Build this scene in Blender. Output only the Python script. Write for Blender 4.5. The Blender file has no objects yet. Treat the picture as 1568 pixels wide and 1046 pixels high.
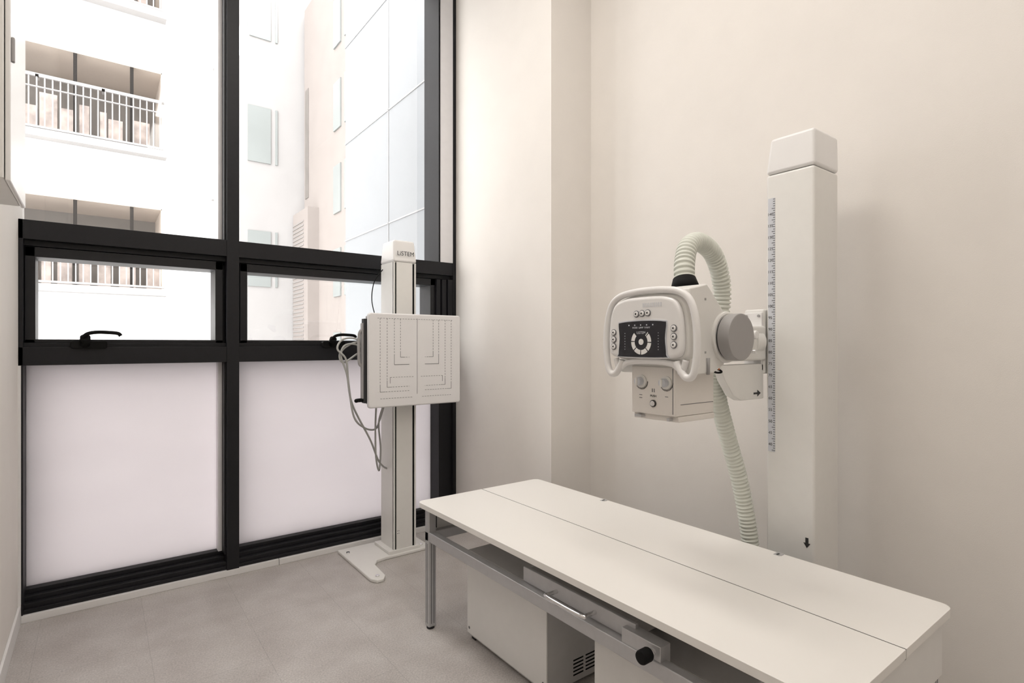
import bpy, bmesh, math, random
from mathutils import Vector, Matrix
random.seed(3)
scene = bpy.context.scene
try:
    scene.view_settings.view_transform = 'Standard'
    scene.view_settings.look = 'None'
except Exception as e:
    print(e)

# ------------------------------------------------------------------ materials
def mat(name, col, rough=0.5, metal=0.0, noise=0.0, nscale=20.0, bump=0.0, bscale=200.0, spec=0.5):
    m = bpy.data.materials.new(name); m.use_nodes = True
    nt = m.node_tree; b = nt.nodes['Principled BSDF']
    b.inputs['Base Color'].default_value = (*col, 1)
    b.inputs['Roughness'].default_value = rough
    b.inputs['Metallic'].default_value = metal
    b.inputs['Specular IOR Level'].default_value = spec
    tc = nt.nodes.new('ShaderNodeTexCoord')
    if noise > 0:
        n = nt.nodes.new('ShaderNodeTexNoise'); n.inputs['Scale'].default_value = nscale
        n.inputs['Detail'].default_value = 6
        r = nt.nodes.new('ShaderNodeValToRGB')
        r.color_ramp.elements[0].position = 0.3; r.color_ramp.elements[1].position = 0.7
        r.color_ramp.elements[0].color = (*[c*(1-noise) for c in col], 1)
        r.color_ramp.elements[1].color = (*[min(1, c*(1+noise)) for c in col], 1)
        nt.links.new(tc.outputs['Object'], n.inputs['Vector'])
        nt.links.new(n.outputs['Fac'], r.inputs['Fac'])
        nt.links.new(r.outputs['Color'], b.inputs['Base Color'])
    if bump > 0:
        n2 = nt.nodes.new('ShaderNodeTexNoise'); n2.inputs['Scale'].default_value = bscale
        bp = nt.nodes.new('ShaderNodeBump'); bp.inputs['Strength'].default_value = bump
        bp.inputs['Distance'].default_value = 0.002
        nt.links.new(tc.outputs['Object'], n2.inputs['Vector'])
        nt.links.new(n2.outputs['Fac'], bp.inputs['Height'])
        nt.links.new(bp.outputs['Normal'], b.inputs['Normal'])
    return m

M_wall   = mat('wall_paper', (0.81, 0.775, 0.733), 0.85, noise=0.012, nscale=6, bump=0.25, bscale=350)
M_ceil   = mat('ceiling_paint', (0.85, 0.84, 0.83), 0.9, noise=0.01)
M_trim   = mat('trim_white', (0.78, 0.77, 0.76), 0.5, noise=0.01)
M_black  = mat('frame_black', (0.010, 0.010, 0.012), 0.5, noise=0.1, nscale=60, spec=0.3)
M_black2 = mat('frame_black_gloss', (0.014, 0.014, 0.016), 0.4, noise=0.1, spec=0.3)
M_gasket = mat('gasket', (0.004, 0.004, 0.004), 0.7, noise=0.1, spec=0.2)
M_jamb   = mat('jamb_grey', (0.75, 0.74, 0.75), 0.4, noise=0.02)
M_cream  = mat('powder_coat_white', (0.80, 0.79, 0.76), 0.42, noise=0.01, bump=0.1, bscale=600)
M_col    = mat('column_white', (0.80, 0.79, 0.76), 0.40, noise=0.01, bump=0.1, bscale=600)
M_white  = mat('plastic_white', (0.84, 0.83, 0.82), 0.28, noise=0.006)
M_plate  = mat('bucky_white', (0.80, 0.79, 0.79), 0.45, noise=0.006)
M_collim = mat('collimator_enamel', (0.82, 0.785, 0.74), 0.4, noise=0.01)
M_grey   = mat('grey_cap', (0.36, 0.35, 0.345), 0.5, noise=0.02, bump=0.2, bscale=500)
M_alu    = mat('aluminium', (0.54, 0.54, 0.55), 0.38, metal=0.5, noise=0.03, nscale=40)
M_chrome = mat('chrome', (0.75, 0.75, 0.76), 0.12, metal=1.0, noise=0.02)
M_dark   = mat('dark_recess', (0.03, 0.03, 0.032), 0.6, noise=0.05)
M_panel  = mat('console_black', (0.012, 0.012, 0.018), 0.25, noise=0.05)
M_ink    = mat('ink', (0.03, 0.03, 0.03), 0.6, noise=0.05)
M_inkl   = mat('ink_soft', (0.15, 0.15, 0.16), 0.6, noise=0.05)
M_hose   = mat('hose_plastic', (0.72, 0.74, 0.67), 0.45, noise=0.02)
M_cable  = mat('cable_grey', (0.40, 0.40, 0.38), 0.5, noise=0.02)
M_top    = mat('table_laminate', (0.84, 0.82, 0.785), 0.33, noise=0.006, nscale=3)
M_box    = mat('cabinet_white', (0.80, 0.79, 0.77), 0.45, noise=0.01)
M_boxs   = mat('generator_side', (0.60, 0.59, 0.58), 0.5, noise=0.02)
M_rul    = mat('ruler_face', (0.62, 0.64, 0.68), 0.4, noise=0.02)
M_orange = mat('orange_wire', (0.8, 0.2, 0.03), 0.5, noise=0.02)
M_fac    = mat('facade_white', (0.78, 0.77, 0.76), 0.8, noise=0.02, nscale=2)
M_facb   = mat('facade_beige', (0.275, 0.245, 0.228), 0.8, noise=0.04, nscale=2)
M_fack   = mat('facade_grey', (0.25, 0.235, 0.225), 0.8, noise=0.04, nscale=2)
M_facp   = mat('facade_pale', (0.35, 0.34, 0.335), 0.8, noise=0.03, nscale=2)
M_fact   = mat('facade_tile_blue', (0.225, 0.235, 0.245), 0.6, noise=0.03, nscale=1)
M_joint  = mat('facade_joint', (0.31, 0.31, 0.31), 0.8, noise=0.02)
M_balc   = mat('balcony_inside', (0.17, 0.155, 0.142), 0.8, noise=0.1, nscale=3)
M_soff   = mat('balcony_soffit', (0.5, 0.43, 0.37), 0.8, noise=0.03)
M_rail   = mat('balcony_rail', (0.30, 0.29, 0.285), 0.6, noise=0.02)
M_post   = mat('balcony_post', (0.018, 0.016, 0.015), 0.7, noise=0.02, spec=0.1)
M_owin   = mat('outside_window', (0.25, 0.27, 0.265), 0.3, noise=0.06, nscale=1)
M_clut   = mat('balcony_clutter', (0.40, 0.34, 0.31), 0.8, noise=0.4, nscale=4)
M_street = mat('street', (0.35, 0.35, 0.35), 0.9, noise=0.1, nscale=1)

# floor
def floor_mat():
    m = bpy.data.materials.new('floor_vinyl'); m.use_nodes = True
    nt = m.node_tree; b = nt.nodes['Principled BSDF']; L = nt.links.new
    tc = nt.nodes.new('ShaderNodeTexCoord')
    mp = nt.nodes.new('ShaderNodeMapping'); mp.inputs['Location'].default_value = (0.1, 0.25, 0)
    mp.inputs['Rotation'].default_value = (0, 0, math.radians(90))
    L(tc.outputs['Object'], mp.inputs['Vector'])
    br = nt.nodes.new('ShaderNodeTexBrick')
    br.inputs['Scale'].default_value = 1.0
    br.inputs['Brick Width'].default_value = 0.9; br.inputs['Row Height'].default_value = 0.45
    br.inputs['Mortar Size'].default_value = 0.0012
    br.inputs['Color1'].default_value = (1, 1, 1, 1); br.inputs['Color2'].default_value = (0.97, 0.97, 0.97, 1)
    br.inputs['Mortar'].default_value = (0.76, 0.76, 0.76, 1)
    L(mp.outputs['Vector'], br.inputs['Vector'])
    n1 = nt.nodes.new('ShaderNodeTexNoise'); n1.inputs['Scale'].default_value = 5; n1.inputs['Detail'].default_value = 8
    n2 = nt.nodes.new('ShaderNodeTexNoise'); n2.inputs['Scale'].default_value = 130; n2.inputs['Detail'].default_value = 3
    L(tc.outputs['Object'], n1.inputs['Vector']); L(tc.outputs['Object'], n2.inputs['Vector'])
    r1 = nt.nodes.new('ShaderNodeValToRGB')
    r1.color_ramp.elements[0].position = 0.3; r1.color_ramp.elements[1].position = 0.72
    r1.color_ramp.elements[0].color = (0.45, 0.415, 0.39, 1); r1.color_ramp.elements[1].color = (0.56, 0.53, 0.505, 1)
    L(n1.outputs['Fac'], r1.inputs['Fac'])
    r2 = nt.nodes.new('ShaderNodeValToRGB')
    r2.color_ramp.elements[0].position = 0.35; r2.color_ramp.elements[1].position = 0.65
    r2.color_ramp.elements[0].color = (0.80, 0.80, 0.80, 1); r2.color_ramp.elements[1].color = (1.06, 1.06, 1.06, 1)
    L(n2.outputs['Fac'], r2.inputs['Fac'])
    mx = nt.nodes.new('ShaderNodeMix'); mx.data_type = 'RGBA'; mx.blend_type = 'MULTIPLY'; mx.inputs[0].default_value = 1
    L(r1.outputs['Color'], mx.inputs[6]); L(r2.outputs['Color'], mx.inputs[7])
    mx2 = nt.nodes.new('ShaderNodeMix'); mx2.data_type = 'RGBA'; mx2.blend_type = 'MULTIPLY'; mx2.inputs[0].default_value = 1
    L(mx.outputs[2], mx2.inputs[6]); L(br.outputs['Color'], mx2.inputs[7])
    L(mx2.outputs[2], b.inputs['Base Color'])
    b.inputs['Roughness'].default_value = 0.42
    return m
M_floor = floor_mat()

def glass_mat():
    m = bpy.data.materials.new('clear_glass'); m.use_nodes = True
    nt = m.node_tree; nt.nodes.clear()
    o = nt.nodes.new('ShaderNodeOutputMaterial'); mx = nt.nodes.new('ShaderNodeMixShader')
    t = nt.nodes.new('ShaderNodeBsdfTransparent'); g = nt.nodes.new('ShaderNodeBsdfGlossy')
    t.inputs['Color'].default_value = (0.98, 0.98, 0.98, 1)
    g.inputs['Roughness'].default_value = 0.02
    mx.inputs[0].default_value = 0.05
    nt.links.new(t.outputs[0], mx.inputs[1]); nt.links.new(g.outputs[0], mx.inputs[2]); nt.links.new(mx.outputs[0], o.inputs[0])
    return m
def film_mat():
    m = bpy.data.materials.new('frosted_film'); m.use_nodes = True
    nt = m.node_tree; nt.nodes.clear()
    o = nt.nodes.new('ShaderNodeOutputMaterial'); mx = nt.nodes.new('ShaderNodeMixShader')
    t = nt.nodes.new('ShaderNodeBsdfTranslucent'); d = nt.nodes.new('ShaderNodeBsdfDiffuse')
    tc = nt.nodes.new('ShaderNodeTexCoord'); n = nt.nodes.new('ShaderNodeTexNoise'); n.inputs['Scale'].default_value = 2.0
    mp = nt.nodes.new('ShaderNodeMapping'); mp.inputs['Scale'].default_value = (1, 1, 3)
    r = nt.nodes.new('ShaderNodeValToRGB')
    r.color_ramp.elements[0].color = (0.72, 0.69, 0.70, 1); r.color_ramp.elements[1].color = (0.77, 0.74, 0.75, 1)
    nt.links.new(tc.outputs['Object'], mp.inputs['Vector']); nt.links.new(mp.outputs[0], n.inputs['Vector'])
    nt.links.new(n.outputs['Fac'], r.inputs['Fac']); nt.links.new(r.outputs['Color'], t.inputs['Color'])
    d.inputs['Color'].default_value = (0.82, 0.80, 0.81, 1)
    mx.inputs[0].default_value = 0.35
    nt.links.new(t.outputs[0], mx.inputs[1]); nt.links.new(d.outputs[0], mx.inputs[2]); nt.links.new(mx.outputs[0], o.inputs[0])
    return m
M_glass = glass_mat(); M_film = film_mat()
def emis(name, col, s):
    m = bpy.data.materials.new(name); m.use_nodes = True
    b = m.node_tree.nodes['Principled BSDF']
    b.inputs['Emission Color'].default_value = (*col, 1); b.inputs['Emission Strength'].default_value = s
    return m
M_fill = emis('fill_emitter', (1.0, 0.95, 0.9), 3.0)  # glowing face of the added ceiling fill panels

# ------------------------------------------------------------------ helpers
def empty(name, loc):
    e = bpy.data.objects.new(name, None); e.location = loc
    e.empty_display_size = 0.1
    scene.collection.objects.link(e); return e
def finish(name, bm, m, parent=None, bevel=0.0, seg=2, smooth=False):
    bmesh.ops.recalc_face_normals(bm, faces=bm.faces)
    me = bpy.data.meshes.new(name); bm.to_mesh(me); bm.free()
    ob = bpy.data.objects.new(name, me); scene.collection.objects.link(ob)
    me.materials.append(m)
    if smooth:
        for p in me.polygons: p.use_smooth = True
    if bevel > 0:
        md = ob.modifiers.new('bevel', 'BEVEL'); md.width = bevel; md.segments = seg
        md.limit_method = 'ANGLE'; md.angle_limit = math.radians(35)
        for p in me.polygons: p.use_smooth = True
        wn = ob.modifiers.new('wn', 'WEIGHTED_NORMAL'); wn.keep_sharp = True
    if parent is not None:
        ob.parent = parent; ob.location = -Vector(parent.location)
    return ob
def addbox(bm, x0, x1, y0, y1, z0, z1):
    vs = [bm.verts.new((x, y, z)) for x in (x0, x1) for y in (y0, y1) for z in (z0, z1)]
    for f in ((0,1,3,2),(4,6,7,5),(0,4,5,1),(2,3,7,6),(0,2,6,4),(1,5,7,3)):
        bm.faces.new([vs[i] for i in f])
def box(name, x0, x1, y0, y1, z0, z1, m, parent=None, bevel=0.0, seg=2):
    bm = bmesh.new(); addbox(bm, x0, x1, y0, y1, z0, z1)
    return finish(name, bm, m, parent, bevel, seg)
def boxes(name, lst, m, parent=None, bevel=0.0):
    bm = bmesh.new()
    for b in lst: addbox(bm, *b)
    return finish(name, bm, m, parent, bevel)
def cyl(name, p0, p1, r, m, parent=None, r2=None, seg=40, bevel=0.0):
    p0 = Vector(p0); p1 = Vector(p1); r2 = r if r2 is None else r2
    d = (p1-p0); L = d.length; q = d.to_track_quat('Z', 'Y')
    bm = bmesh.new()
    bmesh.ops.create_cone(bm, cap_ends=True, segments=seg, radius1=r, radius2=r2, depth=L,
        matrix=Matrix.Translation((p0+p1)/2) @ q.to_matrix().to_4x4())
    ob = finish(name, bm, m, parent, bevel)
    for p in ob.data.polygons: p.use_smooth = len(p.vertices) == 4
    return ob
def spline(pts, n=8, closed=False):
    P = [Vector(p) for p in pts]; out = []
    N = len(P); rng = N if closed else N-1
    for i in range(rng):
        if closed: a,b,c,d = P[i-1],P[i],P[(i+1)%N],P[(i+2)%N]
        else: a,b,c,d = P[max(i-1,0)],P[i],P[i+1],P[min(i+2,N-1)]
        for k in range(n):
            t=k/n
            out.append(0.5*((2*b)+(c-a)*t+(2*a-5*b+4*c-d)*t*t+(3*b-a-3*c+d)*t**3))
    if not closed: out.append(P[-1])
    return out
def tube(name, pts, r, m, parent=None, n=8, seg=12, closed=False, rfun=None, sy=1.0):
    P = spline(pts, n, closed); bm = bmesh.new(); rings = []
    N = len(P); s = 0; up = None
    for i, p in enumerate(P):
        if closed: t = (P[(i+1)%N]-P[i-1]).normalized()
        else: t = (P[min(i+1,N-1)]-P[max(i-1,0)]).normalized()
        if up is None:
            up = t.orthogonal().normalized()
        up = (up - t*up.dot(t)).normalized(); bi = t.cross(up)
        if i: s += (p-P[i-1]).length
        rr = rfun(s) if rfun else r
        rings.append([bm.verts.new(p + up*math.cos(2*math.pi*k/seg)*rr + bi*math.sin(2*math.pi*k/seg)*rr*sy) for k in range(seg)])
    for i in range(N if closed else N-1):
        a, b = rings[i], rings[(i+1)%N]
        for k in range(seg): bm.faces.new((a[k], a[(k+1)%seg], b[(k+1)%seg], b[k]))
    if not closed:
        bm.faces.new(rings[0]); bm.faces.new(rings[-1])
    return finish(name, bm, m, parent, smooth=True)
def prism(name, outline, axis, a0, a1, m, parent=None, bevel=0.0, seg=3):
    """outline list of 2-D pts; axis 'X': pts=(y,z); 'Y': pts=(x,z); 'Z': pts=(x,y)"""
    def mk(p, a):
        return {'X': (a, p[0], p[1]), 'Y': (p[0], a, p[1]), 'Z': (p[0], p[1], a)}[axis]
    bm = bmesh.new()
    A = [bm.verts.new(mk(p, a0)) for p in outline]; B = [bm.verts.new(mk(p, a1)) for p in outline]
    bm.faces.new(A); bm.faces.new(B[::-1]); n = len(A)
    for i in range(n): bm.faces.new((A[i], A[(i+1)%n], B[(i+1)%n], B[i]))
    return finish(name, bm, m, parent, bevel, seg)
def rrect(x0, x1, y0, y1, r, n=6):
    out = []
    for cx, cy, a0 in ((x1-r, y1-r, 0), (x0+r, y1-r, 90), (x0+r, y0+r, 180), (x1-r, y0+r, 270)):
        for k in range(n+1):
            a = math.radians(a0+90*k/n); out.append((cx+r*math.cos(a), cy+r*math.sin(a)))
    return out
def text(name, body, loc, rot, size, m, parent, align='CENTER'):
    c = bpy.data.curves.new(name, 'FONT'); c.body = body; c.size = size; c.align_x = align; c.align_y = 'CENTER'
    c.extrude = 0.0002
    o = bpy.data.objects.new(name, c); scene.collection.objects.link(o); c.materials.append(m)
    o.rotation_euler = rot; o.parent = parent; o.location = Vector(loc)-Vector(parent.location)
    return o
R_mX = (math.radians(90), 0, math.radians(-90))   # text readable when looking toward +X
R_mY = (math.radians(90), 0, 0)                   # text readable when looking toward +Y

# ------------------------------------------------------------------ room shell
XL, XR, YW, YB, H = -0.345, 2.755, 3.945, -2.2, 4.6
PX, PY = 2.385, 2.735     # corner pilaster
box('floor', XL-0.15, XR+0.15, YB-0.15, 4.25, -0.12, 0, M_floor)
box('ceiling', XL-0.15, XR+0.15, YB-0.15, 4.25, H, H+0.12, M_ceil)
box('wall_left', XL-0.15, XL, YB, 4.25, 0, H, M_wall)
box('wall_right', XR, XR+0.15, YB, 4.25, 0, H, M_wall)
box('wall_back', XL-0.15, XR+0.15, YB-0.15, YB, 0, H, M_wall)
box('wall_corner_pilaster', PX, XR, PY, 4.25, 0, H, M_wall)
box('baseboard_left', XL, XL+0.012, YB, YW, 0, 0.10, M_trim, bevel=0.003)
box('baseboard_back', XL+0.012, XR, YB, YB+0.012, 0, 0.10, M_trim, bevel=0.003)
boxes('trim_1', [(XL+0.012, 0.98, YW-0.012, 4.2, 0, 0.038), (0.983, PX, YW-0.012, 4.2, 0, 0.038)], M_trim, bevel=0.002)

# ------------------------------------------------------------------ windows
YG = 4.14
Z1, Z2, Z3, Z4, Z0 = 0.038, 0.138, 1.385, 1.52, 0.0
T0, T1 = 1.985, 2.175
MX0, MX1 = 0.662, 0.735
RX = 2.235
w = empty('window_1', (1.0, 4.05, 0.038))
fr = [
 (XL, PX, YW+0.03, YG+0.06, Z1, 0.085), (XL, PX, YW+0.01, YG+0.06, Z1, 0.060),
 (XL, PX, YW+0.07, YG+0.06, 0.085, 0.112),(XL, PX, YW+0.11, YG+0.06, 0.112, Z2),
 (XL, PX, YW, YG+0.06, Z3, Z4-0.035), (XL, PX, YW+0.03, YG+0.06, Z4-0.035, Z4-0.012),
 (XL, PX, YW, YG+0.06, T0+0.085, T1), (XL, PX, YW+0.04, YG+0.06, T0+0.055, T0+0.085),
 (XL, PX, YW+0.06, YG+0.06, T0+0.03, T0+0.052),
 (MX0, MX1, YW-0.005, YG+0.06, Z1, 4.55),
 (XL, XL+0.02, YW, YG+0.06, Z1, T1), 
 (2.355, PX, YW-0.005, YG+0.06, Z1, 4.55),
 (2.225, 2.240, YW+0.005, YG+0.06, T1, 4.55),
 (2.235, PX, YW+0.02, YG+0.06, Z1, Z3),
 (2.215, 2.25, YW+0.02, YG+0.06, Z4, T0+0.05),
 (2.26, 2.30, YW+0.01, YG+0.06, Z4, T0+0.05),
 (2.31, PX, YW, YG+0.06, Z4, T0+0.05),
 (XL, PX, YW, YG+0.06, 4.5, H),
 (MX0-0.012, MX0, YW+0.02, YG+0.06, T1, 4.5), (MX0-0.012, MX0, YW+0.02, YG+0.06, Z2, Z3),
]
boxes('frame', fr, M_black, w, bevel=0.002)
boxes('pane_beads', [(MX0-0.034, MX0-0.012, YW+0.10, YG+0.06, T1, 4.5), (MX0-0.034, MX0-0.012, YW+0.10, YG+0.06, Z2, Z3)], M_jamb, w)
box('jamb_panel', 2.240, 2.355, YW-0.002, YG+0.05, T1, 4.5, M_jamb, w)
# vent sashes
def sash(n, x0, x1):
    z0, z1 = Z4-0.012, T0+0.052
    s = 0.045
    boxes('sash_%d'%n, [(x0, x0+s, YW+0.045, YG+0.04, z0, z1), (x1-s, x1, YW+0.045, YG+0.04, z0, z1),
        (x0, x1, YW+0.045, YG+0.04, z0, z0+0.02), (x0, x1, YW+0.045, YG+0.04, z1-0.055, z1)], M_black2, w, bevel=0.003)
    boxes('sash_gasket_%d'%n, [(x0-0.012, x0, YW+0.06, YG+0.05, z0, z1), (x1, x1+0.012, YW+0.06, YG+0.05, z0, z1)], M_gasket, w)
    box('vent_pane_%d'%n, x0+s, x1-s, YG-0.004, YG, z0+0.02, z1-0.055, M_glass, w)
sash(1, XL+0.022, MX0-0.014)
sash(2, MX1+0.014, 2.215)
def handle(n, x):
    e = w
    prism('handle_base_%d'%n, rrect(x-0.085, x+0.08, 1.475, 1.520, 0.012), 'Y', YW-0.016, YW+0.03, M_gasket, e, bevel=0.003)
    cyl('handle_hub_%d'%n, (x-0.02, YW-0.005, 1.50), (x-0.02, YW-0.045, 1.540), 0.024, M_gasket, e)
    tube('handle_lever_%d'%n, [(x-0.04, YW-0.035, 1.515), (x-0.015, YW-0.055, 1.555), (x+0.03, YW-0.058, 1.568), (x+0.09, YW-0.058, 1.567), (x+0.130, YW-0.055, 1.562), (x+0.142, YW-0.055, 1.548)], 0.012, M_gasket, e, sy=0.8)
handle(1, -0.04)
handle(2, 1.36)
# panes
box('upper_pane_1', XL, MX0, YG, YG+0.006, T1, 4.5, M_glass, w)
box('upper_pane_2', MX1, 2.24, YG, YG+0.006, T1, 4.5, M_glass, w)
box('film_pane_1', XL, MX0, YG-0.03, YG-0.024, Z2-0.02, Z3, M_film, w)
box('film_pane_2', MX1, 2.24, YG-0.03, YG-0.024, Z2-0.02, Z3, M_film, w)
box('corner_reveal', XL-0.0, XL+0.012, YW-0.02, YW+0.0, 0.1, Z3, M_trim, w)

# ------------------------------------------------------------------ outside
b1 = empty('apartment_building', (0, 14, -6))
YF = 13.8
ox0, ox1 = -6.0, 1.08
solids = []
levels = [(-0.25, 1.47), (2.65, 4.37), (5.55, 7.26), (8.45, 10.16), (11.35, 13.1)]
prev = -6.0
for a, b in levels:
    solids.append((-12, 2.35, YF, YF+8, prev, a)); prev = b
    solids.append((ox1, 2.35, YF, YF+8, a, b)); solids.append((-12, ox0, YF, YF+8, a, b))
solids.append((-12, 2.35, YF, YF+8, prev, 18))
boxes('facade', solids, M_fac, b1)
box('facade_return', 2.35, 5.2, YF, YF+8, -6, 18, M_facp, b1)
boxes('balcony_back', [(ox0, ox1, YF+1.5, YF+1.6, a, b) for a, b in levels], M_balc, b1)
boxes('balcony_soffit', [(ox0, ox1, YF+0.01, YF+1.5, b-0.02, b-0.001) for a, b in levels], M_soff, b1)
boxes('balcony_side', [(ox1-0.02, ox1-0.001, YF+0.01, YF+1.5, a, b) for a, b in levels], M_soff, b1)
rails = []; posts = []; slabs = []; clut = []
for a, b in levels:
    rails.append((ox0, ox1+0.02, YF-0.22, YF-0.17, a+0.98, a+1.04)); rails.append((ox0, ox1+0.02, YF-0.22, YF-0.17, a+0.78, a+0.80))
    rails.append((ox0, ox1+0.02, YF-0.22, YF-0.17, a+0.02, a+0.06))
    x = ox0
    while x < ox1+0.02:
        rails.append((x, x+0.022, YF-0.205, YF-0.185, a+0.04, a+1.0)); x += 0.115
    x = ox1
    while x > ox0:
        rails.append((x-0.03, x+0.02, YF-0.22, YF, a+0.98, a+1.02)); x -= 1.0
    for xx in (0.52, -0.40, -1.32, -2.3, -3.2): posts.append((xx, xx+0.06, YF+0.02, YF+0.08, a, b))
    slabs.append((ox0-0.05, ox1+0.06, YF-0.25, YF+0.0, a-0.14, a))
    x = -2.0
    while x < ox1-0.2:
        ww = random.uniform(0.1, 0.3); clut.append((x, x+ww, YF+0.35, YF+0.5, a, a+random.uniform(0.5, 0.9))); x += ww+random.uniform(0.02, 0.2)
boxes('balcony_rails', rails, M_rail, b1); boxes('balcony_posts', posts, M_post, b1)
boxes('balcony_slabs', slabs, M_facp, b1); boxes('balcony_clutter', clut, M_clut, b1)
pipe = [(2.05, 2.12, YF-0.12, YF-0.05, -6, 18)]
for k in range(8): pipe.append((2.0, 2.17, YF-0.14, YF, -4+2.9*k, -3.93+2.9*k))
boxes('drainpipe', pipe, M_facp, b1)
wins = [(2.75, 3.25, YF-0.03, YF+0.02, a+0.2, a+1.5) for a, b in levels]
wins += [(3.35, 3.4, YF-0.03, YF+0.02, a+0.2, a+1.5) for a, b in levels]
boxes('stair_windows', wins, M_owin, b1)

b2 = empty('beige_building', (6, 13, -6))
boxes('block', [(4.0, 8, 10.2, 13.7, -6, 9.6), (3.75, 8, 12.6, 13.75, -6, 4.6)], M_facb, b2)
boxes('stair_slot', [(3.985, 4.0, 13.35, 13.6, 5.0, 7.6)], M_balc, b2)
sl = []
for k in range(60): sl.append((3.735, 3.76, 12.9, 13.75, -1+0.09*k, -0.965+0.09*k))
boxes('louvre_bands', sl, M_fack, b2)
wi = []
for k in range(6):
    for yy in (10.5, 11.15): wi.append((3.97, 4.0, yy, yy+0.42, -1.0+1.75*k, 0.0+1.75*k))
boxes('windows', wi, M_owin, b2)
b3 = empty('tiled_wing', (2.7, 6, -6))
box('wall', 2.62, 6.0, 4.5, 7.15, -6, 12, M_fact, b3)
jn = [(2.612, 2.62, 4.5, 7.15, z-0.008, z+0.008) for z in (-2.2, -0.97, 0.31, 1.59, 2.87, 4.15, 5.43, 6.71, 8.0)]
jn += [(2.612, 2.62, 5.785, 5.80, -6, 12)]
boxes('joints', jn, M_joint, b3)
box('street_ground', -60, 60, 4.6, 90, -6.2, -6.0, M_street)

# ------------------------------------------------------------------ wall cabinet (upper left)
c = empty('wall_cabinet', (XL, 2.3, 1.965))
box('carcass', XL, -0.212, 2.08, 2.48, 1.965, 2.85, M_cream, c, bevel=0.003)
box('door', -0.210, -0.198, 2.085, 2.478, 1.96, 2.85, M_white, c, bevel=0.003)
box('latch', -0.198, -0.190, 2.09, 2.105, 2.30, 2.37, M_grey, c, bevel=0.003)

# ------------------------------------------------------------------ chest stand
s = empty('chest_xray_stand', (1.75, 3.7, 0))
cx0, cx1, cy0, cy1 = 1.667, 1.840, 3.60, 3.82
boxes('column', [(cx0, cx1, cy0+0.008, cy1, 0.03, 2.086), (cx0+0.02, cx1-0.028, cy0, cy0+0.02, 0.03, 2.086), (cx0, cx0+0.010, cy0, cy0+0.02, 0.03, 2.086), (cx1-0.012, cx1, cy0, cy0+0.02, 0.03, 2.086)], M_col, s, bevel=0.002)
boxes('rail_slots', [(cx0+0.010, cx0+0.020, cy0+0.004, cy0+0.010, 0.03, 2.08), (cx1-0.024, cx1-0.014, cy0+0.004, cy0+0.010, 0.03, 2.08)], M_gasket, s)
bm = bmesh.new(); addbox(bm, cx0-0.006, cx1+0.004, cy0-0.008, cy1+0.004, 2.086, 2.245)
for v in bm.verts:
    if v.co.z > 2.2: v.co.x += 0.010*(1 if v.co.x < 1.75 else -1); v.co.y += 0.02*(1 if v.co.y < 3.7 else -1)
finish('cap', bm, M_white, s, bevel=0.016, seg=4)
text('logo_text', 'LiSTEM', (1.753, cy0-0.012, 2.145), R_mY, 0.044, M_ink, s)
base = [(1.37, 3.90), (1.37, 3.30), (1.395, 3.255), (1.44, 3.255), (1.47, 3.30), (1.485, 3.50), (1.53, 3.565), (1.60, 3.575), (1.93, 3.575), (1.95, 3.60), (1.95, 3.90)]
prism('base_plate', base, 'Z', 0.0, 0.022, M_col, s, bevel=0.006)
for i, (x, y) in enumerate(((1.42, 3.31), (1.41, 3.80), (1.90, 3.64))):
    cyl('base_bolt_%d'%i, (x, y, 0.02), (x, y, 0.03), 0.013, M_chrome, s)
box('column_foot', cx0-0.04, cx1+0.03, cy0-0.01, cy1+0.03, 0.02, 0.045, M_col, s, bevel=0.004)
box('carriage', 1.63, 1.88, 3.515, 3.598, 1.16, 1.63, M_col, s, bevel=0.01)
box('bucky_body', 1.428, 2.10, 3.47, 3.53, 1.10, 1.69, M_grey, s, bevel=0.006)
px0, px1, pz0, pz1 = 1.412, 2.112, 1.078, 1.708
prism('bucky_plate', rrect(px0, px1, pz0, pz1, 0.018), 'Y', 3.430, 3.468, M_plate, s, bevel=0.010, seg=4)
# printed marks
bm = bmesh.new()
cxm = (px0+px1)/2; yy = 3.4288
def dash(x0, z0, x1, z1, wd=0.0024, on=0.011, off=0.009):
    L = math.hypot(x1-x0, z1-z0); t = 0
    while t < L:
        e = min(L, t+on)
        ax, az = x0+(x1-x0)*t/L, z0+(z1-z0)*t/L; bx, bz = x0+(x1-x0)*e/L, z0+(z1-z0)*e/L
        if abs(x1-x0) > abs(z1-z0): addbox(bm, min(ax,bx), max(ax,bx), yy, yy+0.0015, az-wd/2, az+wd/2)
        else: addbox(bm, ax-wd/2, ax+wd/2, yy, yy+0.0015, min(az,bz), max(az,bz))
        t = e+off
dash(cxm, pz1-0.03, cxm, pz0+0.08, on=1)
dash(px0+0.06, pz1-0.035, px1-0.06, pz1-0.035)
for hw, zb, hs in ((0.272, 0.105, 0.045), (0.222, 0.135, 0.045), (0.170, 0.285, 0.06), (0.125, 0.335, 0.04)):
    for sg in (-1, 1):
        X = cxm+sg*hw
        dash(X, pz1-0.035, X, pz0+zb+hs)
        dash(X, pz0+zb+hs, X, pz0+zb, on=1)
        dash(X, pz0+zb, X-sg*0.035, pz0+zb, on=1)
        dash(X-sg*0.04, pz0+zb, cxm+sg*0.06, pz0+zb)
for sg in (-1, 1):
    dash(cxm+sg*0.20, pz0+0.20, cxm+sg*0.20, pz0+0.16, on=1); dash(cxm+sg*0.20, pz0+0.20, cxm+sg*0.02, pz0+0.20)
    dash(cxm+sg*0.17, pz0+0.285, cxm+sg*0.06, pz0+0.285, on=1)
    dash(cxm+sg*0.27, pz0+0.06, cxm+sg*0.03, pz0+0.06)
finish('alignment_marks', bm, M_inkl, s)
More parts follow.
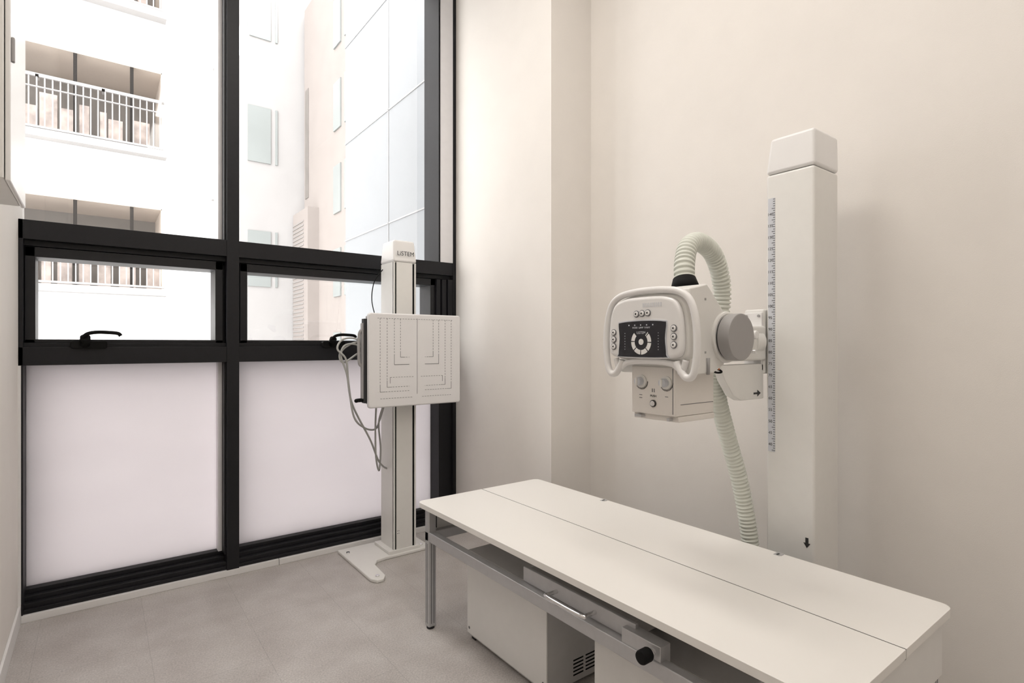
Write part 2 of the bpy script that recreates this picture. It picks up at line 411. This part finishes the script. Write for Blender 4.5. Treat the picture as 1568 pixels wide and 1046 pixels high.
tube('side_grip', [(1.425, 3.50, 1.60), (1.385, 3.50, 1.59), (1.372, 3.50, 1.54), (1.372, 3.50, 1.40), (1.385, 3.50, 1.36), (1.425, 3.50, 1.35)], 0.010, M_grey, s)
tube('cassette_handle', [(1.425, 3.50, 1.13), (1.37, 3.50, 1.13), (1.345, 3.48, 1.13)], 0.013, M_gasket, s)
box('cassette_tray', 1.398, 1.43, 3.478, 3.522, 1.11, 1.67, M_dark, s, bevel=0.004)
box('tray_edge', 1.388, 1.40, 3.484, 3.516, 1.14, 1.64, M_grey, s, bevel=0.003)
text('socket_label', '::', (1.700, cy0-0.001, 0.17), R_mY, 0.05, M_inkl, s)
tube('cable_1', [(1.43, 3.53, 1.50), (1.36, 3.56, 1.54), (1.29, 3.58, 1.53), (1.25, 3.56, 1.47), (1.30, 3.54, 1.40), (1.32, 3.55, 1.25), (1.36, 3.56, 1.02), (1.45, 3.60, 0.93), (1.56, 3.68, 0.90), (1.62, 3.74, 0.95), (1.668, 3.74, 1.1)], 0.0065, M_cable, s)
tube('cable_2', [(1.44, 3.53, 1.46), (1.37, 3.56, 1.50), (1.30, 3.57, 1.49), (1.275, 3.56, 1.42), (1.31, 3.55, 1.30), (1.35, 3.56, 1.10), (1.50, 3.62, 0.84), (1.59, 3.70, 0.68), (1.64, 3.72, 0.62), (1.669, 3.72, 0.60)], 0.0065, M_cable, s)
tube('cable_3', [(1.43, 3.53, 1.53), (1.34, 3.57, 1.50), (1.27, 3.57, 1.44), (1.29, 3.56, 1.38), (1.40, 3.57, 1.44), (1.43, 3.53, 1.42)], 0.0065, M_cable, s)
tube('cable_4', [(1.52, 3.56, 1.10), (1.53, 3.60, 0.95), (1.55, 3.64, 0.72), (1.60, 3.70, 0.60), (1.62, 3.72, 0.75), (1.58, 3.66, 0.95), (1.60, 3.60, 1.10)], 0.0065, M_cable, s)
tube('cable_5', [(1.668, 3.79, 2.05), (1.60, 3.79, 1.95), (1.585, 3.79, 1.8), (1.60, 3.70, 1.62)], 0.0035, M_gasket, s)

# ------------------------------------------------------------------ xray table
tx0, tx1, ty0, ty1, tz = 1.353, 2.178, 0.55, 2.635, 0.665
t = empty('xray_table', ((tx0+tx1)/2, (ty0+ty1)/2, 0))
SE = 1.768
def half(x0, x1, rl, rr):
    out = []
    n = 6; r = 0.035
    def arc(cx, cy, a0):
        for k in range(n+1):
            a = math.radians(a0+90*k/n); out.append((cx+r*math.cos(a), cy+r*math.sin(a)))
    if rr: arc(x1-r, ty1-r, 0)
    else: out.append((x1, ty1))
    if rl: arc(x0+r, ty1-r, 90); arc(x0+r, ty0+r, 180)
    else: out.append((x0, ty1)); out.append((x0, ty0))
    if rr: arc(x1-r, ty0+r, 270)
    else: out.append((x1, ty0))
    return out
prism('top_front', half(tx0, SE-0.0026, True, False), 'Z', tz-0.026, tz, M_top, t, bevel=0.001)
prism('top_rear', half(SE+0.0026, tx1, False, True), 'Z', tz-0.026, tz, M_top, t, bevel=0.001)
box('seam', SE-0.004, SE+0.004, ty0+0.002, ty1-0.002, tz-0.03, tz-0.0015, M_gasket, t)
legs = []
lw = 0.045
for x in (tx0+0.03, tx1-0.03-lw):
    for y in (ty0+0.03, ty1-0.03-lw): legs.append((x, x+lw, y, y+lw, 0.012, tz-0.026))
boxes('legs', legs, M_alu, t, bevel=0.006)
gr = []
for (x0, x1, y0, y1, a, b) in legs:
    gr.append((x0+0.013, x0+0.017, y0-0.0006, y0+0.002, 0.03, 0.45)); gr.append((x0+0.028, x0+0.032, y0-0.0006, y0+0.002, 0.03, 0.45))
    gr.append((x0-0.0006, x0+0.002, y0+0.013, y0+0.017, 0.03, 0.45)); gr.append((x0-0.0006, x0+0.002, y0+0.028, y0+0.032, 0.03, 0.45))
boxes('leg_grooves', gr, M_inkl, t)
for i, (x0, x1, y0, y1, a, b) in enumerate(legs): cyl('foot_%d'%i, ((x0+x1)/2, (y0+y1)/2, 0), ((x0+x1)/2, (y0+y1)/2, 0.014), 0.02, M_dark, t)
boxes('side_rails', [(tx0+0.032, tx0+0.07, ty0+0.03, ty1-0.03, 0.462, 0.512), (tx1-0.07, tx1-0.032, ty0+0.03, ty1-0.03, 0.462, 0.512),
                     (tx0+0.03, tx1-0.03, ty1-0.07, ty1-0.032, 0.462, 0.512), (tx0+0.03, tx1-0.03, ty0+0.032, ty0+0.07, 0.462, 0.512)], M_alu, t, bevel=0.004)
boxes('end_panels', [(tx0+0.035, tx1-0.035, ty0+0.02, ty0+0.032, 0.45, tz-0.027), (tx0+0.075, tx1-0.035, ty1-0.034, ty1-0.022, 0.50, tz-0.027)], M_box, t, bevel=0.002)
boxes('end_slot', [(tx0+0.0745, tx0+0.078, ty1-0.075, ty1-0.035, 0.53, 0.62)], M_dark, t)
boxes('top_runners', [(tx0+0.10, tx0+0.135, ty0+0.04, ty1-0.04, 0.60, 0.639), (tx1-0.14, tx1-0.10, ty0+0.04, ty1-0.04, 0.60, 0.639)], M_alu, t, bevel=0.002)
box('under_deck', tx0+0.14, tx1-0.14, ty0+0.1, ty1-0.1, 0.575, 0.60, M_box, t, bevel=0.002)
box('bucky_tray', 1.43, 2.05, 1.22, 1.78, 0.515, 0.572, M_grey, t, bevel=0.004)
boxes('tray_front', [(1.415, 1.43, 1.20, 1.80, 0.515, 0.575)], M_alu, t, bevel=0.003)
tube('tray_handle', [(1.42, 1.59, 0.545), (1.375, 1.59, 0.545), (1.355, 1.575, 0.545), (1.355, 1.40, 0.545), (1.375, 1.385, 0.545), (1.42, 1.385, 0.545)], 0.008, M_chrome, t)
cyl('brake_lever', (1.42, 1.11, 0.535), (1.365, 1.11, 0.535), 0.012, M_chrome, t)
cyl('brake_knob', (1.372, 1.11, 0.535), (1.330, 1.11, 0.535), 0.022, M_gasket, t, bevel=0.006)
box('brake_bracket', 1.39, 1.44, 1.08, 1.24, 0.50, 0.56, M_alu, t, bevel=0.003)
for i, y in enumerate((2.05, 1.105)):
    boxes('edge_clip_%d'%i, [(tx1-0.035, tx1+0.002, y-0.012, y+0.012, tz-0.0005, tz+0.0015), (tx1-0.028, tx1-0.008, y-0.016, y-0.012, tz, tz+0.003)], M_alu, t)
    box('clip_slot_%d'%i, tx1-0.030, tx1-0.012, y-0.004, y+0.004, tz+0.001, tz+0.0022, M_dark, t)

# ------------------------------------------------------------------ generator cabinets under table
def cab(x0, x1, y0, y1, z1):
    g = empty('generator_cabinet', ((x0+x1)/2, (y0+y1)/2, 0))
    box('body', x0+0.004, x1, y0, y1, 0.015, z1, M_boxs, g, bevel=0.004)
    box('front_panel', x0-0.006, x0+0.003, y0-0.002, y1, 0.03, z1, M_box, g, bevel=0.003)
    sl = []
    for r in range(5):
        for k in range(2):
            sl.append((x0+0.15+k*0.075, x0+0.21+k*0.075, y0-0.0012, y0+0.002, 0.045+r*0.016, 0.051+r*0.016))
    boxes('vents', sl, M_gasket, g)
    boxes('feet', [(x, x+0.03, y, y+0.03, 0, 0.016) for x in (x0+0.01, x1-0.05) for y in (y0+0.02, y1-0.05)], M_dark, g)
    for i, y in enumerate((y0+0.02, y1-0.02)):
        cyl('screw_%d'%i, (x0-0.007, y, z1-0.06), (x0-0.005, y, z1-0.06), 0.007, M_inkl, g)
        cyl('screw_low_%d'%i, (x0-0.007, y, 0.06), (x0-0.005, y, 0.06), 0.007, M_inkl, g)
cab(1.513, 1.84, 1.76, 2.381, 0.45)
cab(1.513, 1.84, 0.90, 1.479, 0.45)

# ------------------------------------------------------------------ tube column with head
k = empty('xray_tube_stand', (2.45, 1.15, 0))
kx0, kx1, ky0, ky1 = 2.34, 2.562, 1.048, 1.252
box('column', kx0, kx1, ky0, ky1, 0.04, 2.238, M_col, k, bevel=0.012, seg=4)
bm = bmesh.new(); addbox(bm, kx0-0.002, kx1+0.002, ky0-0.002, ky1+0.002, 2.240, 2.392)
for v in bm.verts:
    if v.co.z > 2.3:
        if v.co.y > 1.15: v.co.y -= 0.022
        if v.co.x > 2.45: v.co.x -= 0.008
finish('cap', bm, M_white, k, bevel=0.014, seg=4)
box('base', kx0-0.08, kx1+0.10, ky0-0.12, ky1+0.15, 0.0, 0.04, M_col, k, bevel=0.006)
ry0, ry1 = ky1-0.040, ky1-0.010
box('ruler', kx0-0.0012, kx0+0.001, ry0, ry1, 1.034, 2.135, M_rul, k)
tk = []
z = 1.04; i = 0
while z < 2.13:
    ln = 0.014 if i % 5 == 0 else 0.008
    tk.append((kx0-0.0018, kx0, ry0, ry0+ln, z-0.0011, z+0.0011)); z += 0.01; i += 1
boxes('ruler_ticks', tk, M_ink, k)
for j in range(21):
    text('ruler_number_%d'%j, str(40+5*j), (kx0-0.0016, ry0+0.020, 1.065+0.05*j), R_mX, 0.017, M_ink, k)
def arrow(name, cy, cz, d):
    if d == 'down': o = [(-.006, .02), (.006, .02), (.006, -.002), (.014, -.002), (0, -.022), (-.014, -.002), (-.006, -.002)]
    prism(name, [(cy+a, cz+b) for a, b in o], 'X', kx0-0.0015, kx0+0.001, M_ink, k)
arrow('arrow_label', ky0+0.030, 0.68, 'down')
box('carriage', 2.335, 2.55, 1.258, 1.35, 1.37, 1.655, M_col, k, bevel=0.008)
boxes('carriage_plate', [(2.322, 2.336, 1.262, 1.345, 1.385, 1.64)], M_white, k, bevel=0.003)
for i, (y, z) in enumerate(((1.275, 1.40), (1.332, 1.40), (1.275, 1.625), (1.332, 1.625), (1.30, 1.48), (1.30, 1.56))):
    cyl('carriage_screw_%d'%i, (2.323, y, z), (2.317, y, z), 0.006, M_grey, k)
gus = [(2.338, 1.415), (2.338, 1.262), (2.16, 1.262), (2.10, 1.285), (2.04, 1.35), (2.01, 1.405), (2.01, 1.415)]
prism('gusset', gus, 'Y', 1.262, 1.300, M_col, k, bevel=0.004)
prism('pointer_arrow', [(2.285+a, 1.288+b) for a, b in ((-.03, .004), (.0, .004), (.0, .014), (.026, 0), (.0, -.014), (.0, -.004), (-.03, -.004))], 'Y', 1.2605, 1.263, M_ink, k)
box('arm', 1.74, 2.34, 1.25, 1.33, 1.43, 1.58, M_col, k, bevel=0.01)
cyl('arm_hub', (2.32, 1.29, 1.51), (2.26, 1.29, 1.51), 0.055, M_col, k, bevel=0.006)
cyl('arm_knob', (2.20, 1.25, 1.54), (2.20, 1.215, 1.54), 0.018, M_white, k, bevel=0.005)
cyl('lock_pin', (2.20, 1.25, 1.47), (2.20, 1.22, 1.47), 0.008, M_chrome, k)
# tube housing
HX, HZ = 1.71, 1.524
cyl('housing', (HX, 1.046, HZ), (HX, 1.40, HZ), 0.088, M_cream, k, bevel=0.008, seg=64)
cyl('housing_neck', (HX, 1.036, HZ), (HX, 1.06, HZ), 0.074, M_dark, k, seg=64)
cyl('end_cap', (HX, 0.998, HZ), (HX, 1.040, HZ), 0.079, M_grey, k, bevel=0.003, seg=64)
cyl('end_cap_far', (HX, 1.40, HZ), (HX, 1.44, HZ), 0.079, M_grey, k, bevel=0.003, seg=64)
bod = [(1.505, 1.40), (1.505, 1.68), (1.60, 1.70), (1.655, 1.65), (1.70, 1.61), (1.70, 1.43), (1.64, 1.405)]
prism('yoke', bod, 'Y', 1.055, 1.345, M_cream, k, bevel=0.006)
boxes('yoke_screws', [(1.585, 1.592, 1.0535, 1.056, 1.645, 1.652), (1.585, 1.592, 1.0535, 1.056, 1.47, 1.477)], M_grey, k)
# console
CY, CZ, CX = 1.183, 1.530, 1.45
SH, SV = 0.955, 0.94
def co(pts, cy=None, sh=None):
    cy = CY if cy is None else cy; sh = SH if sh is None else sh
    return [(cy - a*sh, CZ + b*SV) for a, b in pts]   # a positive -> image right
L_ = [(-.095, .142), (-.135, .125), (-.158, .08), (-.166, .0), (-.162, -.065), (-.13, -.085)]
R_ = [(-a, b) for a, b in L_][::-1]
body = [(p.x, p.y) for p in spline([(a, b, 0) for a, b in L_ + [(-.05, -.09), (.05, -.09)] + R_ + [(.05, .147), (-.05, .147)]], 5, True)]
prism('console_back', co(body), 'X', CX+0.012, CX+0.06, M_cream, k, bevel=0.01, seg=4)
CF = 1.194
b2_ = [(a*0.93, b*0.93) for a, b in body]
prism('console_face', co(b2_, CF, 1.0), 'X', CX-0.006, CX+0.02, M_white, k, bevel=0.014, seg=5)
rim = [(-.125, -.108), (-.150, -.140), (-.176, -.138), (-.190, -.10), (-.196, -.03), (-.190, .05), (-.168, .115), (-.125, .146), (-.06, .156), (.0, .158)]
rim = rim + [(-a, b) for a, b in rim[:-1]][::-1]
tube('grip_rim', [(CX+0.008, p[0], p[1]) for p in co([(-.118, -.09)]+rim+[(.118, -.09)])], 0.0115, M_white, k, n=8, seg=16)
arch = [(-.15, -.085), (-.135, -.118), (-.10, -.100), (-.05, -.093), (.05, -.093), (.10, -.100), (.135, -.118), (.15, -.085)]
tube('lower_lip', [(CX+0.012, p[0], p[1]) for p in co(arch)], 0.010, M_white, k, n=6, seg=12)
dsp = [(-.088, .050), (-.08, .058), (-.03, .062), (.03, .062), (.08, .058), (.088, .050), (.084, .0), (.088, -.055), (.08, -.064), (-.08, -.064), (-.088, -.055), (-.084, .0)]
dsp = [(p.x, p.y) for p in spline([(a, b, 0) for a, b in dsp], 4, True)]
fx = CX-0.006
DY = 1.197
prism('display_bezel', co([(a*1.04, (b+.001)*1.05-.012) for a, b in dsp], DY, 1.12), 'X', fx-0.003, fx+0.002, M_rul, k, bevel=0.001)
prism('display', co([(a, b-.012) for a, b in dsp], DY, 1.12), 'X', fx-0.005, fx, M_panel, k, bevel=0.001)
bm = bmesh.new()
n = 72; cz = CZ-0.022
for i in range(n):
    if (i % 9) == 8: continue
    a0, a1 = 2*math.pi*i/n, 2*math.pi*(i+1)/n
    if 0.9 < (a0+a1)/2 < 2.25: continue
    q = [bm.verts.new((fx-0.0056, DY-r*math.cos(a), cz+r*math.sin(a))) for r, a in ((.027, a0), (.042, a0), (.042, a1), (.027, a1))]
    bm.faces.new(q)
finish('angle_dial', bm, M_white, k)
cyl('dial_pointer', (fx-0.0062, DY, cz), (fx-0.004, DY, cz), 0.010, M_white, k)
ds = []
for i in range(5): ds.append((fx-0.0056, fx-0.004, DY+0.050-0.025*i, DY+0.054-0.025*i, CZ+0.032, CZ+0.036))
for i in range(7): 
    for sg in (-1, 1): ds.append((fx-0.0056, fx-0.004, DY+sg*0.070-0.001, DY+sg*0.070+0.001, CZ+0.006-0.009*i, CZ+0.008-0.009*i))
boxes('display_marks', ds, M_rul, k)
text('display_text', 'MODE  LAMP  X-RAY', (fx-0.0055, DY, CZ+0.025), R_mX, 0.008, M_rul, k)
text('display_logo', 'LISTEM', (fx-0.0055, DY, CZ+0.008), R_mX, 0.012, M_rul, k)
def btn(i, a, b, r=0.009):
    b *= SV
    cyl('button_ring_%d'%i, (fx+0.002, CF-a, CZ+b), (fx-0.003, CF-a, CZ+b), r*1.25, M_inkl, k)
    cyl('button_%d'%i, (fx, CF-a, CZ+b), (fx-0.006, CF-a, CZ+b), r, M_white, k, bevel=0.002)
    cyl('button_dot_%d'%i, (fx, CF-a, CZ+b), (fx-0.0064, CF-a, CZ+b), r*0.35, M_ink, k)
i = 0
for a, b in ((-.026, .076), (-.002, .077), (.022, .078), (-.127, .012), (-.127, -.014), (-.127, -.040), (.124, .022), (.124, -.006), (.124, -.034)):
    btn(i, a, b); i += 1
boxes('speaker_slits', [(fx-0.0008, fx+0.002, CF-0.075+0.008*j, CF-0.072+0.008*j, CZ+0.092, CZ+0.106) for j in range(10)], M_rul, k)
# collimator
qx0, qx1, qy0, qy1 = 1.50, 1.715, 1.105, 1.290
box('collimator', qx0, qx1, qy0, qy1, 1.262, 1.425, M_collim, k, bevel=0.004)
box('collimator_lip', qx0+0.012, qx1, qy0-0.003, qy1, 1.243, 1.262, M_collim, k, bevel=0.003)
boxes('collimator_rails', [(qx0-0.008, qx1-0.03, qy0+0.02, qy0+0.03, 1.247, 1.257), (qx0-0.008, qx1-0.03, qy1-0.05, qy1-0.02, 1.250, 1.258)], M_alu, k)
box('collimator_seam', qx0-0.0006, qx0+0.002, qy0+0.010, qy0+0.0125, 1.27, 1.42, M_inkl, k)
box('collimator_side_strip', qx0+0.025, qx1-0.005, qy0-0.0006, qy0+0.002, 1.300, 1.302, M_inkl, k)
for i, y in enumerate((1.245, 1.142)):
    bm = bmesh.new()
    for j in range(15):
        a = math.radians(180+12*j+6)
        for rr in (0.026,):
            cyy, czz = y-rr*math.cos(a), 1.373+rr*math.sin(a)
            addbox(bm, qx0-0.0008, qx0+0.001, cyy-0.0012, cyy+0.0012, czz-0.003, czz+0.003)
    finish('knob_scale_%d'%i, bm, M_ink, k)
    cyl('knob_disc_%d'%i, (qx0, y, 1.373), (qx0-0.006, y, 1.373), 0.022, M_cream, k)
    cyl('knob_%d'%i, (qx0-0.004, y, 1.373), (qx0-0.026, y, 1.373), 0.014, M_rul, k, bevel=0.003)
    box('knob_grip_%d'%i, qx0-0.032, qx0-0.02, y-0.004, y+0.004, 1.360, 1.386, M_cream, k, bevel=0.002)
cyl('push_ring', (qx0+0.001, 1.195, 1.300), (qx0-0.004, 1.195, 1.300), 0.012, M_ink, k)
cyl('push_button', (qx0, 1.195, 1.300), (qx0-0.008, 1.195, 1.300), 0.0095, M_chrome, k, bevel=0.002)
text('push_text', 'PUSH', (qx0-0.001, 1.195, 1.325), R_mX, 0.011, M_ink, k)
boxes('symbol', [(qx0-0.0008, qx0+0.001, 1.19, 1.193, 1.338, 1.350), (qx0-0.0008, qx0+0.001, 1.198, 1.201, 1.338, 1.350), (qx0-0.0008, qx0+0.001, 1.243, 1.255, 1.325, 1.327),(qx0-0.0008, qx0+0.001, 1.243, 1.255, 1.315, 1.317),(qx0-0.0008, qx0+0.001, 1.135, 1.147, 1.325, 1.327)], M_inkl, k)
box('swivel_ring', 1.53, 1.70, 1.12, 1.28, 1.415, 1.45, M_dark, k, bevel=0.004)
cyl('angle_pin', (1.60, 1.052, 1.455), (1.60, 1.052, 1.40), 0.006, M_grey, k)
tube('orange_lead', [(1.66, 1.07, 1.425), (1.675, 1.06, 1.415), (1.69, 1.07, 1.42)], 0.0015, M_orange, k)
tube('black_lead', [(1.62, 1.06, 1.42), (1.66, 1.06, 1.405), (1.70, 1.07, 1.41), (1.76, 1.20, 1.44)], 0.0035, M_gasket, k)
# corrugated hose
cyl('hose_collar', (1.672, 1.190, 1.68), (1.685, 1.205, 1.735), 0.056, M_gasket, k, r2=0.040)
cyl('hose_flange', (1.668, 1.186, 1.665), (1.672, 1.190, 1.688), 0.062, M_dark, k)
hp = [(1.682, 1.20, 1.72), (1.70, 1.215, 1.79), (1.76, 1.24, 1.865), (1.86, 1.26, 1.895), (1.98, 1.275, 1.855), (2.05, 1.285, 1.74), (2.06, 1.30, 1.60), (2.07, 1.33, 1.45), (2.13, 1.36, 1.30), (2.21, 1.365, 1.12), (2.29, 1.35, 0.90), (2.33, 1.33, 0.68), (2.34, 1.31, 0.45), (2.36, 1.30, 0.03)]
def rf(s): return 0.034 + 0.003*(1 if math.sin(2*math.pi*s/0.017) > 0 else -1) 
tube('hose', hp, 0.035, M_hose, k, n=60, seg=24, rfun=rf)

# ------------------------------------------------------------------ lights
wd = bpy.data.worlds.new('World'); scene.world = wd; wd.use_nodes = True
bg = wd.node_tree.nodes['Background']; bg.inputs[0].default_value = (1.0, 0.992, 0.985, 1); bg.inputs[1].default_value = 6.6
def portal(x0, x1, z0, z1):
    l = bpy.data.lights.new('window_portal', 'AREA'); l.shape = 'RECTANGLE'; l.size = x1-x0; l.size_y = z1-z0
    l.cycles.is_portal = True
    o = bpy.data.objects.new('window_portal', l); scene.collection.objects.link(o)
    o.location = ((x0+x1)/2, YG+0.1, (z0+z1)/2); o.rotation_euler = (math.radians(-90), 0, 0)
portal(XL, 2.38, 0.1, 4.55)
for (x, y, en) in ((0.9, 1.9, 31), (0.9, 0.1, 15), (0.9, -1.4, 8)):  # out-of-view ceiling panels, added to fill the room with light
    e = empty('ceiling_fill_light', (x, y, H-0.03))
    box('housing', x-0.32, x+0.32, y-0.62, y+0.62, H-0.025, H, M_trim, e, bevel=0.003)  # casing of the added fill panel
    box('fill_diffuser', x-0.30, x+0.30, y-0.60, y+0.60, H-0.03, H-0.024, M_fill, e)
    l = bpy.data.lights.new('fill_panel', 'AREA'); l.shape = 'RECTANGLE'; l.size = 0.58; l.size_y = 1.18
    l.energy = en; l.color = (1.0, 0.95, 0.895)
    o = bpy.data.objects.new('fill_panel', l); scene.collection.objects.link(o); o.parent = e
    o.location = (0, 0, -0.006)

# ------------------------------------------------------------------ camera
cam = bpy.data.cameras.new('camera'); co_ = bpy.data.objects.new('camera', cam); scene.collection.objects.link(co_)
co_.location = (0, 0, 1.5); co_.rotation_euler = (math.radians(90), 0, math.radians(-37.0))
cam.sensor_width = 36; cam.lens = 36*840/1568; cam.shift_y = 4.3/1568; cam.clip_start = 0.02; cam.clip_end = 300
scene.camera = co_
